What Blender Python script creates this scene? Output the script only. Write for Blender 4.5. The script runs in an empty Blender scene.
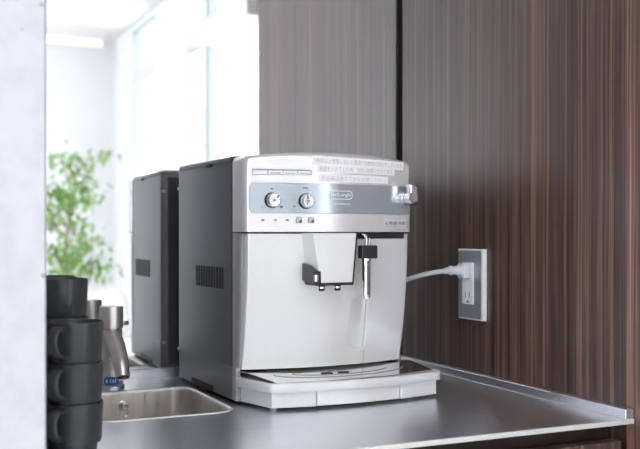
import bpy, bmesh, math, random
from mathutils import Vector, Matrix, noise
random.seed(7)
D = bpy.data
C = bpy.context.scene.collection
PI = math.pi
CT = 0.85            # counter top height
CAM = CT + 0.2528    # camera height

# ------------------------------------------------------------------ helpers
def link(name, me, m=None, parent=None, smooth=False, bevel=0, bseg=2, auto=None):
    o = D.objects.new(name, me); C.objects.link(o)
    if m is not None: me.materials.append(m)
    if parent is not None: o.parent = parent
    if smooth:
        for p in me.polygons: p.use_smooth = True
    if bevel:
        b = o.modifiers.new('bevel', 'BEVEL'); b.width = bevel; b.segments = bseg
        b.limit_method = 'ANGLE'; b.angle_limit = math.radians(35)
        for p in me.polygons: p.use_smooth = True
        w = o.modifiers.new('wn', 'WEIGHTED_NORMAL'); w.keep_sharp = False
    if auto is not None:
        bm = bmesh.new(); bm.from_mesh(me)
        for e in bm.edges:
            if len(e.link_faces) == 2 and e.calc_face_angle(0) > math.radians(auto): e.smooth = False
        for f in bm.faces: f.smooth = True
        bm.to_mesh(me); bm.free()
    return o

def obj(name, bm, m=None, parent=None, **k):
    bmesh.ops.recalc_face_normals(bm, faces=bm.faces)
    me = D.meshes.new(name); bm.to_mesh(me); bm.free()
    return link(name, me, m, parent, **k)

def box(bm, x0, x1, y0, y1, z0, z1):
    v = [bm.verts.new((x, y, z)) for z in (z0, z1) for y in (y0, y1) for x in (x0, x1)]
    for f in ((0,1,3,2),(4,6,7,5),(0,4,5,1),(2,3,7,6),(0,2,6,4),(1,5,7,3)):
        bm.faces.new([v[i] for i in f])
    return bm

def bx(*a):
    return box(bmesh.new(), *a)

def loft(loops, cap0=True, cap1=True, bm=None, closed=True):
    bm = bm or bmesh.new()
    R = [[bm.verts.new(p) for p in L] for L in loops]
    n = len(R[0])
    for a, b in zip(R, R[1:]):
        for i in range(n if closed else n-1):
            j = (i+1) % n
            bm.faces.new((a[i], a[j], b[j], b[i]))
    if cap0: bm.faces.new(R[0][::-1])
    if cap1: bm.faces.new(R[-1])
    return bm

def lathe(prof, cx=0, cy=0, seg=40, bm=None, cap0=True, cap1=True):
    loops = [[(cx+r*math.cos(2*PI*i/seg), cy+r*math.sin(2*PI*i/seg), z) for i in range(seg)] for r, z in prof]
    return loft(loops, cap0, cap1, bm)

def tube(pts, rad, seg=16, bm=None, caps=True, sx=1.0):
    pts = [Vector(p) for p in pts]
    if not isinstance(rad, (list, tuple)): rad = [rad]*len(pts)
    loops = []; up = None
    for i, p in enumerate(pts):
        a = pts[max(i-1,0)]; b = pts[min(i+1,len(pts)-1)]
        d = (b-a).normalized()
        if up is None:
            up = Vector((0,0,1)) if abs(d.z) < .9 else Vector((1,0,0))
        n = (up - d*up.dot(d)).normalized(); up = n
        t = d.cross(n)
        loops.append([p + (n*math.cos(2*PI*k/seg) + t*sx*math.sin(2*PI*k/seg))*rad[i] for k in range(seg)])
    return loft(loops, caps, caps, bm)

def smooth_path(P, n=8):
    P = [Vector(p) for p in P]; out = []
    Q = [P[0]*2-P[1]] + P + [P[-1]*2-P[-2]]
    for i in range(1, len(Q)-2):
        for k in range(n):
            t = k/n
            a, b, c, d = Q[i-1], Q[i], Q[i+1], Q[i+2]
            out.append(0.5*((2*b)+(c-a)*t+(2*a-5*b+4*c-d)*t*t+(3*b-a-3*c+d)*t**3))
    out.append(P[-1]); return out

def rrect(x0, x1, y0, y1, r, seg=8):
    pts = []
    for cx, cy, a0 in ((x1-r,y1-r,0),(x0+r,y1-r,PI/2),(x0+r,y0+r,PI),(x1-r,y0+r,1.5*PI)):
        for k in range(seg+1):
            a = a0 + PI/2*k/seg
            pts.append((cx+r*math.cos(a), cy+r*math.sin(a)))
    return pts

def empty(name, loc, rz=0, parent=None):
    o = D.objects.new(name, None); C.objects.link(o)
    o.location = loc; o.rotation_euler = (0,0,rz); o.empty_display_size = .05
    if parent is not None: o.parent = parent
    return o

def tag(o, label, cat, group=None, kind=None):
    o['label'] = label; o['category'] = cat
    if group: o['group'] = group
    if kind: o['kind'] = kind
    return o

def struct(name, bm, m, **k):
    o = obj(name, bm, m, **k); o['kind'] = 'structure'; return o

def kids(o): return [c for c in D.objects if c.parent is o]
def copy_tree(o, parent=None):
    c = o.copy(); C.objects.link(c)
    if parent is not None: c.parent = parent
    for ch in kids(o): copy_tree(ch, c)
    return c

# ------------------------------------------------------------------ materials
def mat(name, col, rough=.5, metal=0, coat=0, spec=.5, aniso=0, coat_rough=.05):
    m = D.materials.new(name); m.use_nodes = True
    b = m.node_tree.nodes['Principled BSDF']
    b.inputs['Base Color'].default_value = (*col, 1)
    b.inputs['Roughness'].default_value = rough
    b.inputs['Metallic'].default_value = metal
    b.inputs['Coat Weight'].default_value = coat
    b.inputs['Coat Roughness'].default_value = coat_rough
    b.inputs['Specular IOR Level'].default_value = spec
    b.inputs['Anisotropic'].default_value = aniso
    return m

def nd(m, t, **k):
    n = m.node_tree.nodes.new(t)
    for a, v in k.items(): setattr(n, a, v)
    return n

def grain(m, scale, amount=.1, bump=0, rough=None, detail=3):
    """procedural fine variation: noise stretched by `scale` modulates colour, roughness, bump"""
    nt = m.node_tree; L = nt.links; b = nt.nodes['Principled BSDF']
    tc = nd(m, 'ShaderNodeTexCoord'); mp = nd(m, 'ShaderNodeMapping'); mp.inputs['Scale'].default_value = scale
    nz = nd(m, 'ShaderNodeTexNoise'); nz.inputs['Scale'].default_value = 1; nz.inputs['Detail'].default_value = detail
    L.new(tc.outputs['Object'], mp.inputs['Vector']); L.new(mp.outputs['Vector'], nz.inputs['Vector'])
    col = b.inputs['Base Color'].default_value[:3]
    rp = nd(m, 'ShaderNodeValToRGB')
    rp.color_ramp.elements[0].position = .3; rp.color_ramp.elements[1].position = .7
    rp.color_ramp.elements[0].color = (*[c*(1-amount) for c in col], 1)
    rp.color_ramp.elements[1].color = (*[min(1, c*(1+amount)) for c in col], 1)
    L.new(nz.outputs['Fac'], rp.inputs['Fac']); L.new(rp.outputs['Color'], b.inputs['Base Color'])
    if rough:
        mr = nd(m, 'ShaderNodeMapRange'); mr.inputs['To Min'].default_value = rough[0]; mr.inputs['To Max'].default_value = rough[1]
        L.new(nz.outputs['Fac'], mr.inputs['Value']); L.new(mr.outputs['Result'], b.inputs['Roughness'])
    if bump:
        bp = nd(m, 'ShaderNodeBump'); bp.inputs['Strength'].default_value = bump; bp.inputs['Distance'].default_value = .001
        L.new(nz.outputs['Fac'], bp.inputs['Height']); L.new(bp.outputs['Normal'], b.inputs['Normal'])
    return m

def wood_mat():
    m = D.materials.new('ebony_veneer'); m.use_nodes = True
    nt = m.node_tree; L = nt.links; b = nt.nodes['Principled BSDF']
    tc = nd(m, 'ShaderNodeTexCoord')
    sep = nd(m, 'ShaderNodeSeparateXYZ'); L.new(tc.outputs['Object'], sep.inputs[0])
    add = nd(m, 'ShaderNodeMath', operation='ADD'); L.new(sep.outputs['X'], add.inputs[0]); L.new(sep.outputs['Y'], add.inputs[1])
    # slow sideways wander of the grain
    wz = nd(m, 'ShaderNodeTexNoise'); wz.inputs['Scale'].default_value = 1.6; wz.inputs['Detail'].default_value = 2
    L.new(tc.outputs['Object'], wz.inputs['Vector'])
    wm = nd(m, 'ShaderNodeMath', operation='MULTIPLY_ADD'); wm.inputs[1].default_value = .012
    L.new(wz.outputs['Fac'], wm.inputs[0]); L.new(add.outputs[0], wm.inputs[2])
    def stripes(sc, zs, det, off):
        c = nd(m, 'ShaderNodeCombineXYZ')
        mu = nd(m, 'ShaderNodeMath', operation='MULTIPLY'); mu.inputs[1].default_value = sc
        mz = nd(m, 'ShaderNodeMath', operation='MULTIPLY'); mz.inputs[1].default_value = zs
        L.new(wm.outputs[0], mu.inputs[0]); L.new(sep.outputs['Z'], mz.inputs[0])
        L.new(mu.outputs[0], c.inputs['X']); L.new(mz.outputs[0], c.inputs['Z']); c.inputs['Y'].default_value = off
        n = nd(m, 'ShaderNodeTexNoise'); n.inputs['Scale'].default_value = 1; n.inputs['Detail'].default_value = det
        n.inputs['Roughness'].default_value = .6
        L.new(c.outputs[0], n.inputs['Vector']); return n
    a = stripes(165, .6, 5, 0); f = stripes(420, 2.5, 3, 7.3); g = stripes(22, .2, 2, 3.1)
    r1 = nd(m, 'ShaderNodeValToRGB'); e = r1.color_ramp.elements
    e[0].position = .39; e[0].color = (.016, .010, .009, 1)
    e[1].position = .68; e[1].color = (.36, .19, .14, 1)
    for p, c in ((.465, (.044, .025, .022)), (.525, (.085, .048, .040)), (.59, (.165, .088, .068))):
        x = e.new(p); x.color = (*c, 1)
    mix = nd(m, 'ShaderNodeMath', operation='MULTIPLY_ADD'); mix.inputs[1].default_value = .36
    L.new(f.outputs['Fac'], mix.inputs[0])
    s2 = nd(m, 'ShaderNodeMath', operation='MULTIPLY_ADD'); s2.inputs[1].default_value = .50
    L.new(a.outputs['Fac'], s2.inputs[0]); 
    s3 = nd(m, 'ShaderNodeMath', operation='MULTIPLY'); s3.inputs[1].default_value = .16
    L.new(g.outputs['Fac'], s3.inputs[0]); L.new(s3.outputs[0], s2.inputs[2]); L.new(s2.outputs[0], mix.inputs[2])
    L.new(mix.outputs[0], r1.inputs['Fac']); L.new(r1.outputs['Color'], b.inputs['Base Color'])
    b.inputs['Roughness'].default_value = .36; b.inputs['Specular IOR Level'].default_value = .72; b.inputs['Coat Weight'].default_value = .0; b.inputs['Coat Roughness'].default_value = .32
    bp = nd(m, 'ShaderNodeBump'); bp.inputs['Strength'].default_value = .15; bp.inputs['Distance'].default_value = .0005
    L.new(f.outputs['Fac'], bp.inputs['Height']); L.new(bp.outputs['Normal'], b.inputs['Normal'])
    return m

def concrete_mat():
    m = D.materials.new('white_concrete'); m.use_nodes = True
    nt = m.node_tree; L = nt.links; b = nt.nodes['Principled BSDF']
    tc = nd(m, 'ShaderNodeTexCoord')
    n = nd(m, 'ShaderNodeTexNoise'); n.inputs['Scale'].default_value = 45; n.inputs['Detail'].default_value = 6
    v = nd(m, 'ShaderNodeTexVoronoi'); v.inputs['Scale'].default_value = 38; v.inputs['Randomness'].default_value = 1
    L.new(tc.outputs['Object'], n.inputs['Vector']); L.new(tc.outputs['Object'], v.inputs['Vector'])
    r = nd(m, 'ShaderNodeValToRGB'); r.color_ramp.elements[0].position = .3; r.color_ramp.elements[1].position = .62
    r.color_ramp.elements[0].color = (.56, .565, .62, 1); r.color_ramp.elements[1].color = (.63, .63, .68, 1)
    L.new(n.outputs['Fac'], r.inputs['Fac'])
    # pin holes: only the near centre of some cells
    lt = nd(m, 'ShaderNodeValToRGB'); lt.color_ramp.elements[0].position = .05; lt.color_ramp.elements[1].position = .13
    lt.color_ramp.elements[0].color = (.62, .60, .63, 1); lt.color_ramp.elements[1].color = (1, 1, 1, 1)
    L.new(v.outputs['Distance'], lt.inputs['Fac'])
    rnd = nd(m, 'ShaderNodeMath', operation='GREATER_THAN'); rnd.inputs[1].default_value = .30
    sp = nd(m, 'ShaderNodeSeparateColor'); L.new(v.outputs['Color'], sp.inputs[0]); L.new(sp.outputs[0], rnd.inputs[0])
    mx = nd(m, 'ShaderNodeMix', data_type='RGBA', blend_type='MULTIPLY')
    L.new(rnd.outputs[0], mx.inputs[0]); L.new(r.outputs['Color'], mx.inputs[6]); L.new(lt.outputs['Color'], mx.inputs[7])
    L.new(mx.outputs[2], b.inputs['Base Color']); b.inputs['Roughness'].default_value = .8
    bp = nd(m, 'ShaderNodeBump'); bp.inputs['Strength'].default_value = .3; bp.inputs['Distance'].default_value = .002
    L.new(n.outputs['Fac'], bp.inputs['Height']); L.new(bp.outputs['Normal'], b.inputs['Normal'])
    return m

def emit(name, col, s):
    m = D.materials.new(name); m.use_nodes = True; nt = m.node_tree
    b = nt.nodes['Principled BSDF']; b.inputs['Base Color'].default_value = (.8,.8,.8,1)
    b.inputs['Emission Color'].default_value = (*col, 1); b.inputs['Emission Strength'].default_value = s
    return m

def glass_mat():
    m = D.materials.new('window_glass'); m.use_nodes = True; nt = m.node_tree; L = nt.links
    for n in list(nt.nodes):
        if n.type == 'BSDF_PRINCIPLED': nt.nodes.remove(n)
    t = nd(m, 'ShaderNodeBsdfTransparent'); t.inputs[0].default_value = (.97,.975,.975,1)
    g = nd(m, 'ShaderNodeBsdfGlossy'); g.inputs['Roughness'].default_value = .02
    mx = nd(m, 'ShaderNodeMixShader'); mx.inputs[0].default_value = .07; L.new(t.outputs[0], mx.inputs[1]); L.new(g.outputs[0], mx.inputs[2])
    L.new(mx.outputs[0], [n for n in nt.nodes if n.type == 'OUTPUT_MATERIAL'][0].inputs['Surface'])
    return m

WOOD = wood_mat(); CONC = concrete_mat(); GLASS = glass_mat()
STEEL = grain(mat('brushed_steel', (.87,.88,.93), .32, 1), (3, 420, 420), .07, .05, (.26,.35))
SINKST = grain(mat('basin_steel', (.82,.79,.75), .3, 1), (200, 200, 5), .10, .05, (.24,.36))
EDGE = grain(mat('polished_steel_edge', (.80,.80,.79), .35, .35), (80, 80, 80), .03)
FAUC = grain(mat('satin_nickel', (.82,.76,.72), .34, .8), (60,60,60), .03)
CHROME = grain(mat('chrome', (.85,.85,.87), .08, 1), (40,40,40), .02)
SILV = grain(mat('silver_plastic', (.86,.85,.88), .27, .5), (300,300,300), .02)
DOORM = grain(mat('pearl_silver_plastic', (.80,.80,.79), .34, .25), (300,300,300), .015)
TANKM = grain(mat('tank_front_plastic', (.82,.82,.84), .34, .25), (300,300,300), .015)
FRAME = grain(mat('grey_silver_plastic', (.42,.42,.45), .35, .5), (300,300,300), .02)
TRAYM = grain(mat('tray_plastic', (.74,.74,.76), .36, .15), (200,200,200), .02)
PLATE = grain(mat('tray_mirror_plate', (.84,.84,.84), .10, 1), (30,30,30), .02)
BLACKS = grain(mat('charcoal_metal_side', (.165,.175,.18), .40, .6), (400,400,400), .05, .05)
BLACKP = grain(mat('black_plastic', (.018,.018,.022), .35), (150,150,150), .1)
BLACKV = grain(mat('vent_black', (.008,.008,.009), .6), (150,150,150), .1)
PANELM = grain(mat('blue_grey_panel', (.50,.55,.61), .18, .6), (90,90,90), .02)
KNOBM = grain(mat('satin_knob', (.72,.72,.74), .25, .8), (90,90,90), .03)
INK = grain(mat('dark_ink', (.05,.05,.06), .6), (90,90,90), .1)
INKG = grain(mat('grey_ink', (.30,.30,.33), .6), (90,90,90), .1)
INKP = grain(mat('faded_print', (.50,.47,.55), .6), (90,90,90), .1)
LOGO = grain(mat('pale_logo_ink', (.85,.87,.90), .4), (90,90,90), .02)
STICK = grain(mat('sticker_white', (.92,.91,.93), .6), (90,90,90), .01)
STICKG = grain(mat('caution_label_grey', (.60,.60,.62), .5), (90,90,90), .02)
CUPM = grain(mat('black_cup_resin', (.048,.054,.055), .30), (120,120,120), .12)
BLUEL = grain(mat('blue_label', (.015,.19,.62), .35), (90,90,90), .05)
OUTM = grain(mat('outlet_metal', (.42,.45,.52), .35, .6), (5,5,300), .05)
WHITEP = grain(mat('white_plastic', (.80,.80,.80), .4), (90,90,90), .02)
CABLE = grain(mat('grey_cable', (.62,.62,.66), .45), (90,90,90), .04)
WALLW = grain(mat('white_wall', (.84,.84,.86), .8), (3,3,3), .02)
CEILM = grain(mat('white_ceiling', (.80,.80,.82), .9), (3,3,3), .02)
FRM = grain(mat('window_frame_paint', (.36,.43,.43), .5), (20,20,20), .03)
FRW = grain(mat('window_transom_paint', (.70,.71,.73), .5), (20,20,20), .03)
FLOORM = grain(mat('pale_floor', (.66,.64,.62), .4), (6,6,6), .06)
CABM = grain(mat('dark_cabinet', (.030,.020,.016), .5), (60,60,2), .2)
GAP = grain(mat('dark_gap', (.012,.009,.008), .6), (20,20,20), .2)
MIRR = grain(mat('mirror_silvering', (.92,.925,.93), .0, .93), (1,1,1), .003)
LEAF = [grain(mat('leaf_green', (.20,.42,.09), .5), (20,20,20), .25), grain(mat('leaf_light', (.34,.56,.16), .5), (20,20,20), .2)]
BARK = grain(mat('bark', (.30,.22,.14), .8), (60,60,10), .3)
SOIL = grain(mat('soil', (.06,.04,.03), .9), (60,60,60), .4)

# ------------------------------------------------------------------ room shell
XW, YF, XL, HC, YE = 1.7785, -4.676, -3.6, 2.70, .868
struct('floor', bx(XL-.3, 3.0, YF-.3, 2.2, -.1, 0), FLOORM)
struct('ceiling', bx(XL-.3, 3.0, YF-.3, 2.2, HC, HC+.1), CEILM)
struct('wall_back', bx(XL-.3, -.42, 1.70, 1.80, 0, HC), WALLW)
struct('wall_front', bx(XL-.3, 3.0, YF-.12, YF, 0, HC), WALLW)   # far end behind the camera, seen in the mirror
# mirror backing
struct('wall_niche', bx(-.42, 1.2, 1.665, 1.80, 0, HC), GAP)
# concrete pillar that closes the niche on the left
bm = bx(-.42, .1555, 1.012, 1.66, 0, HC)
pil = struct('wall_left', bm, CONC, bevel=.003)
# wood wall on the right, end returns to the window wall
struct('wall_right', bx(.9274, 1.06, YE, 1.628, 0, HC), WOOD)
struct('wall_right_return', bx(1.06, XW+.2, YE, 1.618, 0, HC), WALLW)

# window wall on the right of the room (seen in the mirror)
SILL, HEAD = .40, 2.66
bm = bmesh.new()
box(bm, XW, XW+.25, YF, -1.30, 0, SILL)
box(bm, XW, XW+.25, YF, -1.30, HEAD, HC)
box(bm, XW, XW+.25, YF, -4.05, SILL, HEAD)
struct('wall_windows', bm, WALLW)
struct('wall_right_added_dark', bx(XW-.02, XW+.25, -1.30, YE, 0, HC), WOOD)  # unseen dark wood stretch, added to darken reflections on the machine's front
struct('trim_1', bx(XW-.03, XW+.25, -3.10, -2.19, 0, HC), WALLW, bevel=.004)     # column
struct('trim_2', bx(XW-.01, XW+.20, -3.33, -3.10, 0, HC), WALLW)
TZ = CAM + 1.115
wins = [(-4.05, -3.33), (-2.19, -1.30)]
for i, (a, b) in enumerate(wins):
    w = empty('window_%d' % (i+1), (XW+.03, (a+b)/2, SILL)); w['kind'] = 'structure'
    h = (b-a)/2; t = .025
    bm = bmesh.new()
    box(bm, -.03, .03, -h, -h+t, 0, HEAD-SILL); box(bm, -.03, .03, h-t, h, 0, HEAD-SILL)
    box(bm, -.03, .03, -h, h, 0, t); box(bm, -.03, .03, -h, h, HEAD-SILL-t, HEAD-SILL)
    obj('window_frame', bm, FRM, w)
    obj('window_pane', bx(-.003, .003, -h+t, h-t, t, HEAD-SILL-t), GLASS, w)
    obj('transom', bx(-.11 if i == 1 else -.04, .03, -h-(.24 if i == 1 else 0), h, TZ-SILL, TZ-SILL+.115), FRW, w, bevel=.004)
    obj('window_sill', bx(-.10, .0, -h, h, -.03, 0), FRW, w)

# left side of the room: unseen windows, added to brighten the machine's left side
bm = bmesh.new()
box(bm, XL-.2, XL, YF, 1.8, 0, .5); box(bm, XL-.2, XL, YF, 1.8, 2.5, HC)
for y in (YF, -3.2, -1.5, .2, 1.5): box(bm, XL-.2, XL, y, y+.22, .5, 2.5)
struct('wall_side', bm, WALLW)
for i, a in enumerate((YF+.22, -2.98, -1.28, .42)):
    b = (-3.2, -1.5, .2, 1.5)[i]
    w = empty('window_%d' % (i+4), (XL-.1, (a+b)/2, .5)); w['kind'] = 'structure'
    h = (b-a)/2
    bm = bmesh.new()
    for q in ((-h,-h+.03,0,2),(h-.03,h,0,2),(-h,h,0,.03),(-h,h,1.97,2)): box(bm, -.03, .03, *q)
    obj('window_frame', bm, FRM, w)
    obj('window_pane', bx(-.003, .003, -h+.03, h-.03, .03, 1.97), GLASS, w)

# cove light along the far end of the ceiling
cv = empty('cove_light', (.2, YF+.05, HC-.085))
tag(cv, 'warm cove light strip glowing along the top of the far white wall', 'ceiling light')
obj('diffuser', bx(-2.6, 1.46, -.045, .0, .022, .062), emit('warm_cove', (1,.84,.72), .9), cv)
obj('housing', bx(-2.6, 1.50, -.05, .015, .0, .02), WALLW, cv)

PANEL = emit('added_panel_glow', (1, .98, .96), 7)  # glow for unseen ceiling panels, added as extra light on the niche
def panel(x, y, label, sx=.6, sy=.6):
    e = empty('added_panel_light', (x, y, HC-.03))
    tag(e, label, 'ceiling light', 'added ceiling panel lights')
    bm = bmesh.new()
    for q in ((-sx/2-.02,-sx/2,-sy/2-.02,sy/2+.02),(sx/2,sx/2+.02,-sy/2-.02,sy/2+.02),(-sx/2,sx/2,-sy/2-.02,-sy/2),(-sx/2,sx/2,sy/2,sy/2+.02)):
        box(bm, *q, 0, .03)
    obj('frame', bm, WALLW, e)
    obj('diffuser', bx(-sx/2, sx/2, -sy/2, sy/2, .006, .02), PANEL, e)
panel(-1.6, -.4, 'added unseen ceiling panel light left of the counter niche')
panel(.35, -.6, 'added unseen ceiling panel light in front of the counter niche')

# ------------------------------------------------------------------ mirror
mr = empty('wall_mirror', (.54, 1.642, CT))
tag(mr, 'large frameless mirror behind the sink and coffee machine, reflecting the white room', 'mirror')
obj('mirror_glass', bx(.157-.54, .9232-.54, 0, .004, .0142, 1.75), MIRR, mr)
obj('backing', bx(.157-.54, .9215-.54, .0042, .012, .0142, 1.75), GAP, mr)

# ------------------------------------------------------------------ worktop
X0, X1, Y0, Y1 = .1575, .9265, .9960, 1.6415
SX0, SX1, SY0, SY1 = .247, .4575, 1.274, 1.511
wt = empty('worktop', ((X0+X1)/2, Y0, CT))
tag(wt, 'brushed stainless steel worktop with low upstands running to the wood wall', 'worktop')
ox, oy = (X0+X1)/2, Y0
bm = bmesh.new()
outer = [(X0,Y0),(X1,Y0),(X1,Y1),(X0,Y1)]
inner = rrect(SX0, SX1, SY0, SY1, .032)
def ring(pts, z):
    vs = [bm.verts.new((x-ox, y-oy, z)) for x, y in pts]
    return vs, [bm.edges.new((vs[i], vs[(i+1)%len(vs)])) for i in range(len(vs))]
v1, e1 = ring(outer, 0); v2, e2 = ring(inner, 0)
bmesh.ops.triangle_fill(bm, use_beauty=True, use_dissolve=False, edges=e1+e2)
geo = bmesh.ops.extrude_face_region(bm, geom=bm.faces[:])
for v in geo['geom']:
    if isinstance(v, bmesh.types.BMVert): v.co.z -= .0035
obj('top_sheet', bm, STEEL, wt)
obj('front_edge', bx(X0-ox, X1-ox, -.0012, .004, -.0062, .0004), EDGE, wt, bevel=.0008)
bm = bmesh.new(); box(bm, X0-ox, X1-ox, Y1-oy-.010, Y1-oy, 0, .0138)
obj('upstand', bm, STEEL, wt, bevel=.0012)
bm = bmesh.new(); box(bm, .9124-ox, X1-ox, 0, Y1-oy-.010, 0, .0138)
obj('upstand', bm, STEEL, wt, bevel=.0012)

# ------------------------------------------------------------------ sink
sk = empty('sink', ((SX0+SX1)/2, (SY0+SY1)/2, CT-.14))
tag(sk, 'small rectangular stainless steel sink basin sunk in the worktop beside the coffee machine', 'sink')
kx, ky, kz = sk.location
def RL(d, z, r=.032):
    return [(x-kx, y-ky, z-kz) for x, y in rrect(SX0+d, SX1-d, SY0+d, SY1-d, max(.006, r-d))]
obj('rim', loft([RL(.0015, CT-.004), RL(-.003, CT+.0002), RL(-.0026, CT+.0012), RL(.0005, CT+.0012), RL(.0022, CT-.001), RL(.0022, CT-.004)], False, False), EDGE, sk, smooth=True)
obj('basin', loft([RL(.0020, CT-.002), RL(.003, CT-.03), RL(.006, CT-.11), RL(.010, CT-.128), RL(.022, CT-.138), RL(.060, CT-.1395)], False, True), SINKST, sk, smooth=True)
obj('drain', lathe([(.024,.0008),(.024,.003),(.018,.0035),(.017,.0015),(.004,.0015)]), CHROME, sk, auto=40)
# plug stud on the back wall with its hanging ring
st = obj('plug_stud', tube([(0,.0085,0),(0,.002,0),(0,-.001,0),(0,-.006,0)], [.0075,.0075,.0050,.0048], 20), CHROME, sk, auto=40)
st.location = (.350-kx, 1.500-ky, CT-.0225-kz)
bm = bmesh.new()
pts = [(.0050*math.sin(2*PI*k/24), -.007, -.0085-.0065*math.cos(2*PI*k/24)+.0) for k in range(25)]
tube(pts, .0007, 8, bm, caps=False); tube([(0,-.004,-.004),(0,-.007,.002)], .0011, 8, bm)
obj('plug_ring', bm, CHROME, st, smooth=True)

# ------------------------------------------------------------------ faucet
FX, FY = .342, 1.5585
fc = empty('faucet', (FX, FY, CT))
tag(fc, 'short satin nickel faucet with stubby spout behind the sink, blue label at its foot', 'faucet')
obj('base_ring', lathe([(.0215,.0),(.0215,.004),(.0195,.0055)]), FAUC, fc, auto=40)
obj('body', lathe([(.0193,.0055),(.0190,.03),(.0183,.060),(.0176,.080),(.0178,.0955)]), FAUC, fc, auto=40)
P = smooth_path([(0,.0,.083),(0,-.018,.078),(0,-.045,.066),(0,-.070,.048),(0,-.083,.027)], 6)
obj('spout', tube(P, [.0165-.0055*(i/(len(P)-1)) for i in range(len(P))], 24), FAUC, fc, auto=50)
q = [(0,-.083,.0275),(0,-.0835,.0255)]
obj('aerator', tube(q, .0092, 20), BLACKP, fc)
lv = obj('lever_cap', lathe([(.0165,.0965),(.0195,.0972),(.0195,.130),(.0188,.1322),(.004,.1325)]), FAUC, fc, auto=40)
obj('lever', tube([(.012,.004,.1035),(.029,.005,.1035)], .0036, 14), FAUC, lv, smooth=True)
# blue label wrapped on the foot, facing the room
bm = bmesh.new(); R0 = .0198
def lab(bm, a0, a1, z0, z1, r, n=16, rc=0):
    lo, hi, lo2, hi2 = [], [], [], []
    for k in range(n+1):
        t = k/n; a = a0+(a1-a0)*t; w = (z1-z0)/2; e = min(t, 1-t)*2
        hh = w*(1-rc*(1-min(1, e*4))**2)
        zc = (z0+z1)/2
        lo.append((r*math.cos(a), r*math.sin(a), zc-hh)); hi.append((r*math.cos(a), r*math.sin(a), zc+hh))
        r2 = r-.0008
        lo2.append((r2*math.cos(a), r2*math.sin(a), zc-hh)); hi2.append((r2*math.cos(a), r2*math.sin(a), zc+hh))
    loops = [[lo[k], hi[k], hi2[k], lo2[k]] for k in range(n+1)]
    return loft(loops, True, True, bm)
ad = math.radians(-101)
bl = obj('label', lab(bm, ad-.62, ad+.62, .0060, .0195, R0+.0003, 24, .6), BLUEL, fc, auto=40)
bm = bmesh.new()
for a, w in ((-.42,.16),(-.12,.10),(.08,.10),(.26,.08)):
    lab(bm, ad+a-w/2+.05, ad+a+w/2+.05, .0100, .0155, R0+.0008, 4)
obj('lettering', bm, LOGO, bl)

# ------------------------------------------------------------------ base cabinet
cb = empty('base_cabinet', (.54, 1.021, 0))
tag(cb, 'dark wood veneer base cabinet with drawer under the steel worktop', 'cabinet')
obj('carcass', bx(.158-.54, .925-.54, .030, .60, .08, CT-.155), CABM, cb)
bm = bmesh.new(); box(bm, .158-.54, .925-.54, .020, .045, CT-.155, CT-.0068); 
obj('top_rail', bm, CABM, cb)
obj('plinth', bx(.17-.54, .92-.54, .05, .58, 0, .08), GAP, cb)
dr = obj('drawer', bx(.165-.54, .9130-.54, -.016, .003, CT-.24, CT-.030), WOOD, cb, bevel=.001)
for (a, b) in ((.165,.5375),(.5395,.913)):
    obj('door', bx(a-.54, b-.54, -.016, .003, .09, CT-.243), WOOD, cb, bevel=.001)

# ------------------------------------------------------------------ coffee machine (local axes: u across the front, v back, w up)
W, DEP = .283, .256
cmx = empty('coffee_machine', (.472, 1.334, CT), math.radians(2))
tag(cmx, 'silver and charcoal bean-to-cup coffee machine with two dials on the steel worktop', 'coffee machine')
def zl(z): return z+.2528          # height above the worktop from height against the eye line
def vf(u):
    t = (u-.1415)/.1415
    return -.069+.025*t*t
def plan_front(off=0.0, lean=0.0, rr=.012, u0=0.0, u1=W, back=0.0, n=40):
    """closed plan loop: left side, bowed front, right side, back"""
    L = [(u0, back)]
    ua, ub = u0+rr, u1-rr
    va, vb = vf(ua)+off+lean, vf(ub)+off+lean
    for k in range(7):
        a = PI/2*k/6
        L.append((ua-rr*math.cos(a), va+rr*1.1-rr*1.1*math.sin(a)))
    for k in range(1, n):
        u = ua+(ub-ua)*k/n; L.append((u, vf(u)+off+lean))
    for k in range(7):
        a = PI/2*(1-k/6)
        L.append((ub+rr*math.cos(a), vb+rr*1.1-rr*1.1*math.sin(a)))
    L.append((u1, back)); return L
def ztop(u):
    t = (u-.1415)/.1415
    return .1115+.0068*(1-abs(t)**2.2)

# body shell
def shell_loop(i, z, slope=0):
    r = .008
    pts = rrect(i, W-i, i*.5, DEP-i, r, 5)
    return [(x, y, zl(z)) for x, y in pts]
bm = loft([shell_loop(.0,-.1990), shell_loop(.0,.1045)], True, True)
box(bm, 0, W, .045, DEP-.008, zl(-.2471), zl(-.1990))
box(bm, 0, .0075, .0015, .050, zl(-.2471), zl(-.1990)); box(bm, W-.0075, W, .0015, .050, zl(-.2471), zl(-.1990))
shell = obj('side_shell', bm, BLACKS, cmx, auto=35)
bm = loft([shell_loop(.0,.1055), shell_loop(.0,.1105), shell_loop(.0015,.1125), shell_loop(.005,.1135)], True, True)
lid = obj('top_lid', bm, BLACKS, cmx, auto=35)
obj('lid_notch', tube([(-.0008, .085, zl(.1045)), (-.0008,.110, zl(.1045))], .0026, 10, sx=.35), BLACKV, lid, smooth=True)
# vent grille: recess plate and slits
vg = obj('vent_grille', bx(-.0006, .001, .031, .158, zl(-.0865), zl(-.0520)), BLACKS, shell)
for k in range(11):
    y = .036+k*.0117
    obj('vent_slot', bx(-.0012, .0005, y, y+.0062, zl(-.0855), zl(-.0530)), BLACKV, vg)
bm = bmesh.new(); box(bm, -.0010, .002, .082, .182, zl(-.2471), zl(-.2385)); 
obj('base_notch', bm, BLACKV, shell)
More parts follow.
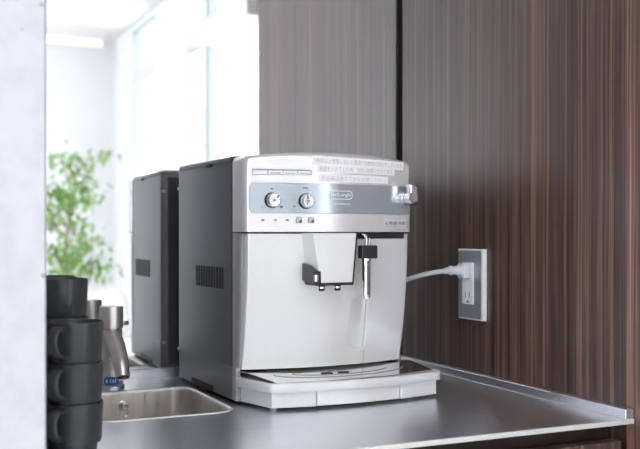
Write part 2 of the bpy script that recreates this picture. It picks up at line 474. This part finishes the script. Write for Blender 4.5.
# rear: dark ribbed back plate, screws
bm = bmesh.new(); box(bm, .012, W-.012, DEP, DEP+.004, zl(-.24), zl(.100))
for k in range(9): box(bm, .035+k*.026, .041+k*.026, DEP+.004, DEP+.007, zl(-.20), zl(.06))
bp = obj('back_plate', bm, BLACKP, cmx)
for z in (.075, -.20):
    for u in (.004, W-.004):
        obj('spacer', tube([(u, DEP-.002, zl(z)), (u, DEP+.006, zl(z))], .0030, 12), FRAME, bp, auto=40)
for (u, v) in ((.025,.02),(W-.025,.02),(.025,DEP-.03),(W-.025,DEP-.03)):
    obj('foot', lathe([(.009,.0),(.010,.0057)], u, v, 16), BLACKV, cmx)

# front frame
def lean(z): return .024*max(0, -z/.2)**2.0
loops = []
for z in (-.1985, -.19, -.15, -.10, -.05, -.001):
    L = plan_front(.017, lean(z)*.55, .010)
    loops.append([(u, v, zl(z)) for u, v in L])
bm = loft(loops)
for a, b in ((0, .0075), (W-.0075, W)): box(bm, a, b, -.0125, .0010, zl(-.2471), zl(-.1985))
obj('front_frame', bm, FRAME, cmx, auto=40)

# control fascia
loops = []
def ins(L, d): 
    out = []
    for u, v in L:
        cu, cv_ = .1415, -.03
        s = 1-d/.1415
        out.append((cu+(u-cu)*s, v+(d if v < -.02 else 0)))
    return out
L = plan_front()
for z in (.0008, .04, .08): loops.append([(u, v, zl(z)) for u, v in L])
loops.append([(u, v, zl(ztop(u)-.010)) for u, v in L])
for k in range(1, 6):
    a = PI/2*k/5; d = .009*(1-math.cos(a))
    LL = ins(L, d)
    loops.append([(a2[0], a2[1], zl(ztop(b2[0])-.010+.010*math.sin(a))) for a2, b2 in zip(LL, L)])
LL = ins(L, .03)
loops.append([(a2[0], a2[1], zl(ztop(b2[0])+.0005)) for a2, b2 in zip(LL, L)])
fas = obj('control_fascia', loft(loops), SILV, cmx, auto=50)

def patch(zlo, zhi, u0, u1, off, thick, n=40):
    """curved plate that follows the bowed front"""
    loops = []
    for k in range(n+1):
        u = u0+(u1-u0)*k/n
        a, b = zlo(u), zhi(u); v = vf(u)-off
        loops.append([(u, v, zl(a)), (u, v, zl(b)), (u, v+thick, zl(b)), (u, v+thick, zl(a))])
    return loft(loops)
def rr_z(u0, u1, z0, z1, r0, r1=None):
    r1 = r0 if r1 is None else r1
    def d(u):
        if r0 and u < u0+r0: return r0-math.sqrt(max(0, r0*r0-(u0+r0-u)**2))
        if r1 and u > u1-r1: return r1-math.sqrt(max(0, r1*r1-(u-u1+r1)**2))
        return 0
    return (lambda u: z0+d(u)), (lambda u: z1-d(u))

a, b = rr_z(.0065, .2785, .0283, .0710, .006, .002)
pan = obj('dial_panel', patch(a, b, .0065, .2785, .0012, .004, 120), PANELM, fas, auto=40)
a, b = rr_z(.0058, .2790, .0275, .0718, .0065, .002)
obj('panel_trim', patch(a, b, .0058, .2790, .0004, .003, 120), FRAME, fas, auto=40)

# text helper: font outline mapped on to the bowed front
def text_mesh(s, name, u0, u1, z0, h, off, m, parent, tilt=0.0, thick=None):
    cu = D.curves.new(name, 'FONT'); cu.body = s; cu.size = 1; cu.resolution_u = 2
    t = D.objects.new(name, cu); C.objects.link(t)
    bpy.context.view_layer.update()
    dg = bpy.context.evaluated_depsgraph_get()
    me = D.meshes.new_from_object(t.evaluated_get(dg))
    D.objects.remove(t); D.curves.remove(cu)
    xs = [v.co.x for v in me.vertices]; ys = [v.co.y for v in me.vertices]
    x0, x1, y0, y1 = min(xs), max(xs), min(ys), max(ys)
    for v in me.vertices:
        u = u0+(u1-u0)*(v.co.x-x0)/(x1-x0)
        z = z0+h*(v.co.y-y0)/(y1-y0)+tilt*(u-u0)
        v.co = (u, vf(u)-off, zl(z))
    me.materials.clear()
    return link(name, me, m, parent)

# display strip of four cells
a, b = rr_z(.0111, .0979, .0830, .0912, 0)
tl = .0006/.087
stp = obj('display_strip', patch(lambda u: .0828+.001*(u-.011)/.087, lambda u: .0916-.0004*(u-.011)/.087, .0111, .0979, .0008, .002), INKG, fas)
for k in range(4):
    u0 = .0119+k*.0215
    obj('display_cell', patch(lambda u: .0838, lambda u: .0893, u0, u0+.0202, .0013, .001, 6), STICK, stp)
for k, s in ((1,'aroma'),(2,'water'),(3,'steam')):
    text_mesh('----', 'marking', .0119+k*.0215+.003, .0119+k*.0215+.017, .0850, .0016, .0015, INKG, stp)

# dials
def dial(u, z, name='selector_dial', r=.0112, ang=0):
    e = empty(name, (u, vf(u)-.0012, zl(z)), 0, pan)
    def ringy(rad, v): return [(rad*math.cos(2*PI*i/36), v, rad*math.sin(2*PI*i/36)) for i in range(36)]
    obj('skirt', loft([ringy(r*1.02, 0), ringy(r*1.02, -.0015), ringy(r*.96, -.003)]), BLACKP, e, auto=40)
    obj('cap', loft([ringy(r*.90,-.003), ringy(r*.88,-.0105), ringy(r*.80,-.0120), ringy(r*.60,-.0122), ringy(r*.2,-.0116)]), KNOBM, e, auto=40)
    bm = bx(-.0008, .0008, -.0128, -.0110, r*.35, r*.80)
    bmesh.ops.rotate(bm, verts=bm.verts, cent=(0,0,0), matrix=Matrix.Rotation(ang, 3, 'Y'))
    obj('pointer', bm, INK, e)
    obj('hub', loft([ringy(.0016,-.0110), ringy(.0016,-.0126)]), INKG, e)
    return e
dial(.0382, .0464, ang=.7); dial(.0878, .0456, ang=-.4)
def mark(u, z, w, h, m, name, parent):
    v = vf(u)-.0016
    return obj(name, bx(u-w/2, u+w/2, v, v+.0006, zl(z-h/2), zl(z+h/2)), m, parent)
for (u, z, w, h) in ((.0382,.0632,.0040,.0018),(.0242,.0366,.003,.0008),(.0517,.0368,.0042,.0022),
                     (.0850,.0643,.0018,.0022),(.0875,.0645,.0018,.0026),(.0902,.0645,.0018,.0022),(.0708,.0471,.0022,.0006),(.0708,.0377,.003,.0018),(.1020,.0372,.003,.0006)):
    mark(u, z, w, h, INK, 'dial_marking', pan)
for u in (.0256,.0431,.0604): mark(u, .0179, .0044, .0026, INKG, 'button_icon', fas)
for u in (.0782,.0964):
    fr_ = mark(u, .0179, .0094, .0090, INKG, 'button_icon', fas)
    v = vf(u)-.0020
    obj('icon_field', bx(u-.0042, u+.0042, v, v+.0005, zl(.0179-.0040), zl(.0179+.0040)), STICKG, fr_)
    v = vf(u)-.0023
    vs = [(u-.0020,v,zl(.0146)),(u+.0036,v,zl(.0146)),(u+.0030,v,zl(.0190)),(u+.0006,v,zl(.0172))]
    obj('icon_symbol', loft([vs, [(a_, b_+.0004, c_) for a_, b_, c_ in vs]]), INK, fr_)
# logo: rounded outline and lettering
a, b = rr_z(.1232, .1635, .0487, .0618, .0055); obj('logo_outline', patch(a, b, .1232, .1635, .0016, .0006, 60), LOGO, pan)
a, b = rr_z(.1243, .1624, .0498, .0607, .0046); obj('logo_field', patch(a, b, .1243, .1624, .0019, .0006, 60), PANELM, pan)
text_mesh("De'Longhi", 'logo_lettering', .1270, .1602, .0518, .0068, .0022, LOGO, pan)
text_mesh("MAGNIFICA", 'sub_lettering', .1245, .1600, .0405, .0030, .0016, LOGO, pan)

# notice stickers
def sticker(u0, u1, zb, h, tilt, s, tu0, tu1, tz, th, tt):
    st = obj('notice_sticker', patch(lambda u: zb+tilt*(u-u0), lambda u: zb+h+tilt*(u-u0), u0, u1, .0007, .001), STICK, fas)
    text_mesh(s, 'sticker_lettering', tu0, tu1, tz, th, .0011, INKP, st, tt)
sticker(.0985, .2645, .0995, .0125, -.020, '1時間以上使用しないと電源が自動的に切れてしまいます。', .1020, .2625, .1018, .0072, -.018)
sticker(.1060, .2445, .0888, .0102, -.010, '電源を入れてした時、加熱に時間がかかります。', .1090, .2420, .0905, .0070, -.012)
sticker(.1080, .2310, .0742, .0108, .002, 'その湯は捨ててからお使い下さい。', .1120, .2270, .0762, .0066, -.002)
# caution label
wl = obj('caution_label', patch(lambda u: .0052, lambda u: .0210, .2233, .2700, .0008, .001, 16), STICKG, fas)
text_mesh('▲', 'warning_symbol', .2262, .2292, .0120, .0040, .0012, INK, wl)
text_mesh('高温 注意', 'label_lettering', .2330, .2670, .0118, .0050, .0012, INK, wl)
text_mesh('やけどに注意して下さい', 'small_lettering', .2250, .2660, .0078, .0022, .0012, INKG, wl)

# steam knob at the right end
sn = empty('steam_knob', (.2660, vf(.266)-.001, zl(.0535)), math.radians(8), fas)
def ry(rad, v, cz=0): return [(rad*math.cos(2*PI*i/36), v, cz+rad*math.sin(2*PI*i/36)) for i in range(36)]
obj('collar', loft([ry(.0105,.006), ry(.0105,-.004), ry(.0098,-.006)]), KNOBM, sn, auto=40)
obj('cap', loft([ry(.0092,-.006), ry(.0098,-.020), ry(.0085,-.023), ry(.004,-.0235)]), CHROME, sn, auto=40)
bm = bx(-.0055, .0080, -.0225, -.010, .000, .0205)
obj('grip', bm, CHROME, sn, bevel=.0022, bseg=3)
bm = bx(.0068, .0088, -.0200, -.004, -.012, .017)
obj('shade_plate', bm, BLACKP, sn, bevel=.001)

# seam between fascia and door
obj('seam', loft([[(u, v, zl(z)) for u, v in plan_front(.0025, 0)] for z in (-.0012, .0008)]), BLACKV, cmx)

# lower door with hollow beside the tank
def door_loft(u0, u1, m, name, hollow):
    nz, nu = 56, 90
    loops = []
    for i in range(nz+1):
        z = -.2005+(.1985)*i/nz
        row = []
        for k in range(nu+1):
            u = u0+(u1-u0)*k/nu
            v = vf(u)+lean(z)+.0015
            e = min(u-u0, u1-u)
            if u-u0 < .004 and u0 < .05: v += .006*(1-math.sqrt(max(0, 1-((.004-(u-u0))/.004)**2)))
            if u1-u < .008 and u1 > .25: v += .010*(1-math.sqrt(max(0, 1-((.008-(u1-u))/.008)**2)))
            if hollow:
                ua = .1615+(z+.1707)*.07; ub = u1+.0005
                zt = -.093-(ub-u)*(-.20); zt = -.0985+.007*(u-.1688)/.029
                zb = -.1705-.0063*(u-.1635)/.025
                if u > ua and z < zt and z > zb:
                    g = min(1, (u-ua)/.0015)
                    s = (u-ua)/(ub-ua)
                    fz = min(1, (zt-z)/.004, (z-zb)/.004)
                    v += .0075*g*s*fz
            row.append((u, v, zl(z)))
        row += [(u1, -.015, zl(z)), (u0, -.015, zl(z))]
        loops.append(row)
    return obj(name, loft(loops), m, cmx, auto=9)
door_loft(.0045, .1975, DOORM, 'brew_door', True)
door_loft(.1985, .2795, TANKM, 'water_tank', False)

# brew spout
def hexa(bm, b, t):   # b, t = 4 corner points bottom / top
    return loft([b, t], True, True, bm)
z0, z1 = zl(-.0725), zl(-.0008)
bm = hexa(bmesh.new(), [(.0955,-.1000,z0),(.1472,-.1000,z0),(.1472,-.058,z0),(.0925,-.058,z0)],
               [(.0828,-.1000,z1),(.1540,-.1000,z1),(.1540,-.045,z1),(.0828,-.045,z1)])
sp = obj('brew_spout', bm, DOORM, cmx, bevel=.0016, bseg=3)
bm = hexa(bmesh.new(), [(.0900,-.0975,zl(-.0765)),(.1500,-.0985,zl(-.0765)),(.1500,-.058,zl(-.0765)),(.0900,-.058,zl(-.0765))],
               [(.0860,-.0975,zl(-.066)),(.1505,-.0985,zl(-.066)),(.1505,-.058,zl(-.066)),(.0860,-.058,zl(-.066))])
obj('underside_plate', bm, BLACKP, sp, bevel=.001)
obj('edge_strip', hexa(bmesh.new(), [(.1468,-.0975,zl(-.075)),(.1502,-.0975,zl(-.075)),(.1502,-.05,zl(-.075)),(.1468,-.05,zl(-.075))],
               [(.1538,-.0975,zl(-.002)),(.1572,-.0975,zl(-.002)),(.1572,-.05,zl(-.002)),(.1538,-.05,zl(-.002))]), BLACKP, sp)
# black side bracket, sloped top, with silver button
prof = [(-.0630,-.0450),(-.0800,-.0480),(-.1015,-.0560),(-.1015,-.0740),(-.0630,-.0700)]
bm = loft([[(.0835, v, zl(z)) for v, z in prof], [(.0955, v, zl(z)) for v, z in prof]])
br = obj('side_bracket', bm, BLACKP, sp, bevel=.001)
obj('height_button', tube([(.0868,-.1022,zl(-.0705)),(.0868,-.1022,zl(-.0600))], .0034, 14), KNOBM, br, bevel=.001)
for u in (.1030, .1290):
    n = obj('nozzle', lathe([(.0052,zl(-.0765)),(.0048,zl(-.0815)),(.0040,zl(-.0845)),(.0025,zl(-.0845))], u, -.088, 20), BLACKP, sp, auto=40)
    obj('nozzle_ring', lathe([(.0055,zl(-.0785)),(.0055,zl(-.0805))], u, -.088, 20), CHROME, n, auto=40)

# steam wand
bm = bx(.1670, .2640, -.072, -.045, zl(-.0095), zl(-.0012))
for v in bm.verts:
    v.co.y = vf(v.co.x)-.003 if v.co.y < -.06 else -.04
wb = obj('wand_bracket', bm, BLACKP, cmx, bevel=.0015)
sw = empty('steam_wand', (.1752, -.0905, zl(-.09)), 0, cmx)
def w(z): return z+.09
obj('pipe', tube(smooth_path([(.004,.020,w(-.004)),(.0,.0,w(-.007)),(0,0,w(-.022)),(0,0,w(-.095))],4), .0026, 14), CHROME, sw, smooth=True)
obj('grip', bx(-.0110, .0160, -.0075, .0065, w(-.0385), w(-.0190)), BLACKP, sw, bevel=.0022, bseg=3)
obj('nozzle_sleeve', tube([(0,0,w(-.0383)),(0,0,w(-.0940)),(0,0,w(-.0975))], [.0068,.0066,.0050], 22), CHROME, sw, auto=40)
obj('sleeve_slot', bx(-.0018, -.0002, -.0068, -.0052, w(-.092), w(-.042)), BLACKP, sw)
obj('guide_rod', tube([(.0085,.006,w(-.008)),(.0085,.006,w(-.060))], .0010, 8), CHROME, sw)

# drip tray
def tray_plan(d=0.0, nf=30):
    pts = [(.0085+d, .036-d), (.0085+d, -.0135+d), (0.0+d, -.0135+d), (0.0+d, -.022)]
    fl, fr = (.0200+d, -.0925+d), (.3075-d, -.0925+d)
    for t in (.25,.5,.75,.93): pts.append((0+d+(fl[0]-d)*t*1.0, -.022+(fl[1]+.022)*t))
    for k in range(0, nf+1):
        t = k/nf; u = fl[0]+.005+(fr[0]-fl[0]-.010)*t; s = 2*t-1
        pts.append((u, fl[1]-.003-.0175*(1-s*s)))
    re = .3040-d
    for t in (.93,.75,.5,.25): pts.append((re+(fr[0]-re)*t*1.0, -.022+(fr[1]+.022)*t))
    pts += [(re, -.022), (re, -.0135+d), (.2745-d, -.0135+d), (.2745-d, .036-d)]
    return pts
ZT, ZM = -.2120, -.2255
def TL(d, z): return [(u, v, zl(z)) for u, v in tray_plan(d)]
loops = [TL(.004, ZM), TL(.0006, ZM), TL(0, ZM+.001), TL(0, ZT-.0012), TL(.0010, ZT), TL(.0040, ZT), TL(.0050, ZT-.0010), TL(.010, ZT-.0012)]
tr = obj('drip_tray', loft(loops, True, True), TRAYM, cmx, auto=50)
# tray foot: corner blocks and a middle front, set back under the rim
def foot_plan(uL, uR, d):
    out = []
    src = tray_plan(.006+d)
    f = [p for p in src if uL <= p[0] <= uR and p[1] < -.085]
    f = [(uL, f[0][1])]+f+[(uR, f[-1][1])]
    return f+[(uR, -.014), (uL, -.014)]
for (uL, uR, d, m) in ((.024,.0890,0,TRAYM),(.0900,.2270,.0030,DOORM),(.2280,.2995,0,TRAYM)):
    fp = foot_plan(uL, uR, d)
    if uL < .03: fp = [(u, v) for u, v in fp[:-1]]+[(.0065, -.014)]
    if uR > .28: fp = [(u, v) for u, v in fp[:-2]]+[(.2970, -.014), (uL, -.014)]
    obj('tray_base', loft([[(u, v, zl(z)) for u, v in fp] for z in (-.2478, ZM+.0002)]), m, tr, bevel=.0012)
for u in (.035, .262):
    obj('tray_foot', lathe([(.005,.0002),(.005,.0052)], u, -.070, 14), WHITEP, tr)
# mirror plate with slots
def pz(v): return -.2035-.0075*min(1, max(0, (-.030-v)/.070))
bm = bmesh.new()
grid = []
for k in range(25):
    u = .0086+(.2925-.0086)*k/24; t = (u-.0086)/(.2925-.0086); s_ = 2*t-1
    vfr = -.0885-.0165*(1-s_*s_)
    grid.append([(u if v_ > .5 else u, .036+(vfr-.036)*v_, 0) for v_ in [q/20 for q in range(21)]])
# keep the plate inside the tray outline
def lim(u, v):
    w_ = min(1, max(0, (-.020-v)/.072)); lo = .0085 + .0195*w_ if v > -.02 else .0075+.0195*w_
    hi = .2745 if v > -.0145 else .2925
    return min(max(u, lo), hi)
R_ = [[bm.verts.new((lim(u, v), v, zl(pz(v)))) for u, v, _ in row] for row in grid]
for a, b in zip(R_, R_[1:]):
    for k in range(20): bm.faces.new((a[k], a[k+1], b[k+1], b[k]))
geo = bmesh.ops.extrude_face_region(bm, geom=bm.faces[:])
for v in geo['geom']:
    if isinstance(v, bmesh.types.BMVert): v.co.z -= .0012
pt_ = obj('drip_plate', bm, PLATE, tr, auto=30)
def arc(cu, cv2, ru, rv, a0, a1, n=24, r=.0007):
    obj('drip_slot', tube([(cu+ru*math.cos(a0+(a1-a0)*k/n), cv2+rv*math.sin(a0+(a1-a0)*k/n), zl(pz(cv2+rv*math.sin(a0+(a1-a0)*k/n))+.0002)) for k in range(n+1)], r, 6), INKG, pt_)
arc(.150, -.052, .110, .036, PI*1.04, PI*1.96)
arc(.150, -.054, .080, .022, PI*1.04, PI*1.96)
for u, v in ((.1230,-.0660),(.1500,-.0670)):
    bm = lathe([(.0001,0),(.010,0),(.010,.0006),(.0001,.0006)], 0, 0, 24)
    for q_ in bm.verts:
        q_.co = (q_.co.x+u, q_.co.y*.45+v, q_.co.z+zl(pz(v+q_.co.y*.45)))
    obj('drain_hole', bm, BLACKV, pt_)

# ------------------------------------------------------------------ cups
def handle_pts(s=1):
    return smooth_path([(.0275,0,.048),(.038,0,.0495),(.0465,0,.043),(.0475,0,.032),(.041,0,.021),(.0275,0,.017)], 5)
def make_cup():
    e = empty('cup', (0,0,0))
    prof = [(.001,.0012),(.0225,.0012),(.0235,0),(.0240,.001),(.0245,.0095),(.0282,.0100),(.0292,.014),(.0302,.035),(.0312,.0545),(.0310,.0560),(.0300,.0560),(.0293,.0545),
            (.0284,.030),(.0272,.0130),(.0215,.0105),(.001,.0100)]
    # open cup: outer wall, lip, inner wall
    bd = obj('body', lathe(prof, seg=48), CUPM, e, auto=50)
    obj('handle', tube(handle_pts(), .0034, 14, sx=2.5), CUPM, e, smooth=True)
    return e
proto = make_cup()
cups = []
CL = {
 0: ['lowest black cup of the front stack beside the pillar', 'middle black cup of the front three-cup stack beside the sink', 'topmost black cup of the lower front stack beside the sink'],
 1: ['lowest black cup of the taller stack just behind the front cups', 'second cup from the bottom in the taller stack behind the front cups',
     'second cup from the top in the taller stack behind the front cups', 'topmost black cup of the taller stack behind the front cups'],
 2: ['lowest black cup of the rearmost stack nearest the mirror', 'second cup from the bottom of the rearmost stack', 'second cup from the top of the rearmost stack',
     'topmost black cup of the rearmost stack, its rim just showing past the pillar'],
}
SPOTS = [(.2065,1.1279,3),(.2025,1.1975,4),(.2005,1.2670,4)]
first = True
hr = random.Random(3)
for i, (x, y, n) in enumerate(SPOTS):
    for k in range(n):
        o = proto if first else copy_tree(proto)
        first = False
        o.location = (x, y, CT+.0002+k*.0467)
        o.rotation_euler = (0,0,math.radians(226 if i == 0 else 196)+hr.uniform(-.05,.05))
        tag(o, CL[i][k], 'cup', 'black cups stacked beside the sink')

# ------------------------------------------------------------------ outlet, plug, cable
ol = empty('wall_outlet', (.9272, 1.3800, CAM-.089))
tag(ol, 'grey metal wall outlet plate with white sockets on the dark wood wall', 'outlet')
obj('outlet_rim', bx(-.0075, 0, -.0385, .0385, -.0605, .0605), WHITEP, ol, bevel=.001)
obj('face_plate', bx(-.0086, -.0070, -.0345, .0365, -.0585, .0585), OUTM, ol, bevel=.0006)
sm = obj('socket_module', bx(-.0100, -.0080, -.0115, .0225, -.0345, .0375), WHITEP, ol, bevel=.0008)
for zc in (-.018,):
    for dy in (-.001, .011):
        obj('socket_slot', bx(-.0103, -.0098, dy, dy+.0016, zc-.0045, zc+.0045), BLACKV, sm)
    obj('socket_slot', bx(-.0103, -.0098, .003, .0075, zc-.0135, zc-.0105), BLACKV, sm)
cd = empty('power_cord', (.917, 1.3865, CAM-.066))
tag(cd, 'light grey power cord plugged into the wall outlet, running to the coffee machine', 'power cord')
ox2 = Vector(cd.location)
bm = bx(-.014, -.0003, -.0105, .0105, -.0130, .0130)
obj('plug_head', bm, CABLE, cd, bevel=.003, bseg=3)
obj('plug_boot', tube([(-.012,0,0),(-.020,.001,.001),(-.028,.002,.001),(-.029,.002,.001),(-.034,.003,.001),(-.035,.003,.001),(-.043,.004,.0)], [.0095,.0082,.0062,.0080,.0080,.0060,.0050], 18, sx=.9), CABLE, cd, auto=40)
pw = smooth_path([(.877,1.3895,CAM-.066),(.860,1.393,CAM-.0675),(.835,1.405,CAM-.0735),(.805,1.430,CAM-.088),(.790,1.480,CAM-.12),(.785,1.56,CAM-.17),(.778,1.615,CAM-.195),(.745,1.6215,CAM-.20),(.700,1.6130,CAM-.20)], 8)
obj('cable', tube([p-ox2 for p in pw], .0042, 14), CABLE, cd, smooth=True)

# ------------------------------------------------------------------ plant and chair behind the camera (seen in the mirror)
tp = empty('potted_ficus', (1.155, -3.30, 0))
tag(tp, 'leafy green potted ficus by the far white wall, seen in the mirror', 'plant')
pot = obj('pot', lathe([(.12,0),(.125,.01),(.165,.30),(.172,.34),(.160,.34),(.152,.30),(.150,.28),(.001,.28)], seg=40), WHITEP, tp, auto=40)
obj('soil', lathe([(.151,.281),(.14,.289),(.001,.292)], seg=30), SOIL, tp)
rp = random.Random(11)
trunk = smooth_path([(0,0,.28),(.012,.01,.6),(-.015,0,.95),(.01,.005,1.25),(0,.01,1.45)], 6)
bm = tube(trunk, [.014-.008*i/(len(trunk)-1) for i in range(len(trunk))], 10)
tips = []
for k in range(26):
    z = .80+.80*rp.random(); a = rp.uniform(0, 2*PI); r = .12+.18*rp.random()*(1-.4*abs(z-1.2))
    s = Vector((0,.005,min(1.44, z-.12)));  e_ = Vector((r*math.cos(a), r*math.sin(a), z+.04))
    mid = (s+e_)/2+Vector((0,0,.05)); pp = smooth_path([s, mid, e_], 4)
    tube(pp, [.005-.003*i/(len(pp)-1) for i in range(len(pp))], 6, bm); tips += pp[3:]
obj('trunk', bm, BARK, tp, smooth=True)
for mi in range(2):
    bm = bmesh.new()
    for k in range(430):
        c = rp.choice(tips)+Vector((rp.gauss(0,.05), rp.gauss(0,.05), rp.gauss(0,.045)))
        L_, w_ = rp.uniform(.05,.08), rp.uniform(.022,.034)
        M_ = Matrix.Translation(c) @ Matrix.Rotation(rp.uniform(0,2*PI),4,'Z') @ Matrix.Rotation(rp.uniform(-.2,1.3),4,'Y')
        ps = [(0,0,0),(L_*.3,w_/2,.004),(L_*.65,w_*.42,.002),(L_,0,-.008),(L_*.65,-w_*.42,.002),(L_*.3,-w_/2,.004)]
        vs = [bm.verts.new(M_ @ Vector(p)) for p in ps]; mid = bm.verts.new(M_ @ Vector((L_*.45,0,-.003)))
        for i in range(6): bm.faces.new((vs[i], vs[(i+1)%6], mid))
    o = obj('foliage', bm, LEAF[mi], tp)

ch = empty('shell_chair', (1.20, -2.75, 0), math.radians(205))
tag(ch, 'white shell chair beside the potted ficus, only its rounded back reflected in the mirror', 'chair')
loops = []
for k in range(15):
    t = k/14
    if t < .5: y, z, wd = -.20+.36*(t/.5), .44-.01*math.sin(PI*t*2), .21
    else:
        s = (t-.5)/.5; y, z, wd = .16+.08*s, .44+.30*s, .21*(1-.9*s**3)**.5
    row = []
    for i in range(13):
        x = -1+2*i/12
        row.append((x*wd, y-.03*x*x, z+.03*x*x))
    loops.append(row)
bm = loft(loops, False, False, closed=False)
so = obj('seat_shell', bm, WHITEP, ch, smooth=True)
sd = so.modifiers.new('s', 'SOLIDIFY'); sd.thickness = .012
for a, b in ((-.18,-.17),(.18,-.17),(-.18,.17),(.18,.17)):
    obj('leg', tube([(a*.7,b*.7,.43),(a,b,0)], [.011,.008], 10), BARK, ch, smooth=True)

# ------------------------------------------------------------------ world, lights, camera
wd = D.worlds.new('daylight'); bpy.context.scene.world = wd; wd.use_nodes = True
bg = wd.node_tree.nodes['Background']
bg.inputs[0].default_value = (.945,.97,1,1); bg.inputs[1].default_value = 6
def portal(x, y, z, sy, sz, ry_):
    l = D.lights.new('window_portal', 'AREA'); l.shape = 'RECTANGLE'; l.size = sz; l.size_y = sy
    l.cycles.is_portal = True
    o = D.objects.new('window_portal', l); C.objects.link(o); o.location = (x, y, z); o.rotation_euler = (0, ry_, 0)
portal(XW+.28, -1.9, 1.5, 5.4, 2.4, PI/2)
portal(XL-.25, -1.5, 1.5, 6.2, 2.1, -PI/2)

cam = D.cameras.new('camera'); co = D.objects.new('camera', cam); C.objects.link(co)
co.location = (0, 0, CAM); co.rotation_euler = (PI/2, 0, -math.radians(24.72))
cam.sensor_width = 36; cam.lens = 954.15*36/640; cam.shift_y = (232.44-224.5)/640
cam.clip_start = .02; cam.dof.use_dof = True; cam.dof.focus_distance = 1.40; cam.dof.aperture_fstop = 5.6
sc = bpy.context.scene; sc.camera = co
sc.view_settings.view_transform = 'Standard'; sc.view_settings.look = 'None'
sc.view_settings.exposure = 0.50; sc.view_settings.gamma = 1; sc.view_settings.use_curve_mapping = False
sc.cycles.max_bounces = 10; sc.cycles.diffuse_bounces = 4; sc.cycles.glossy_bounces = 6
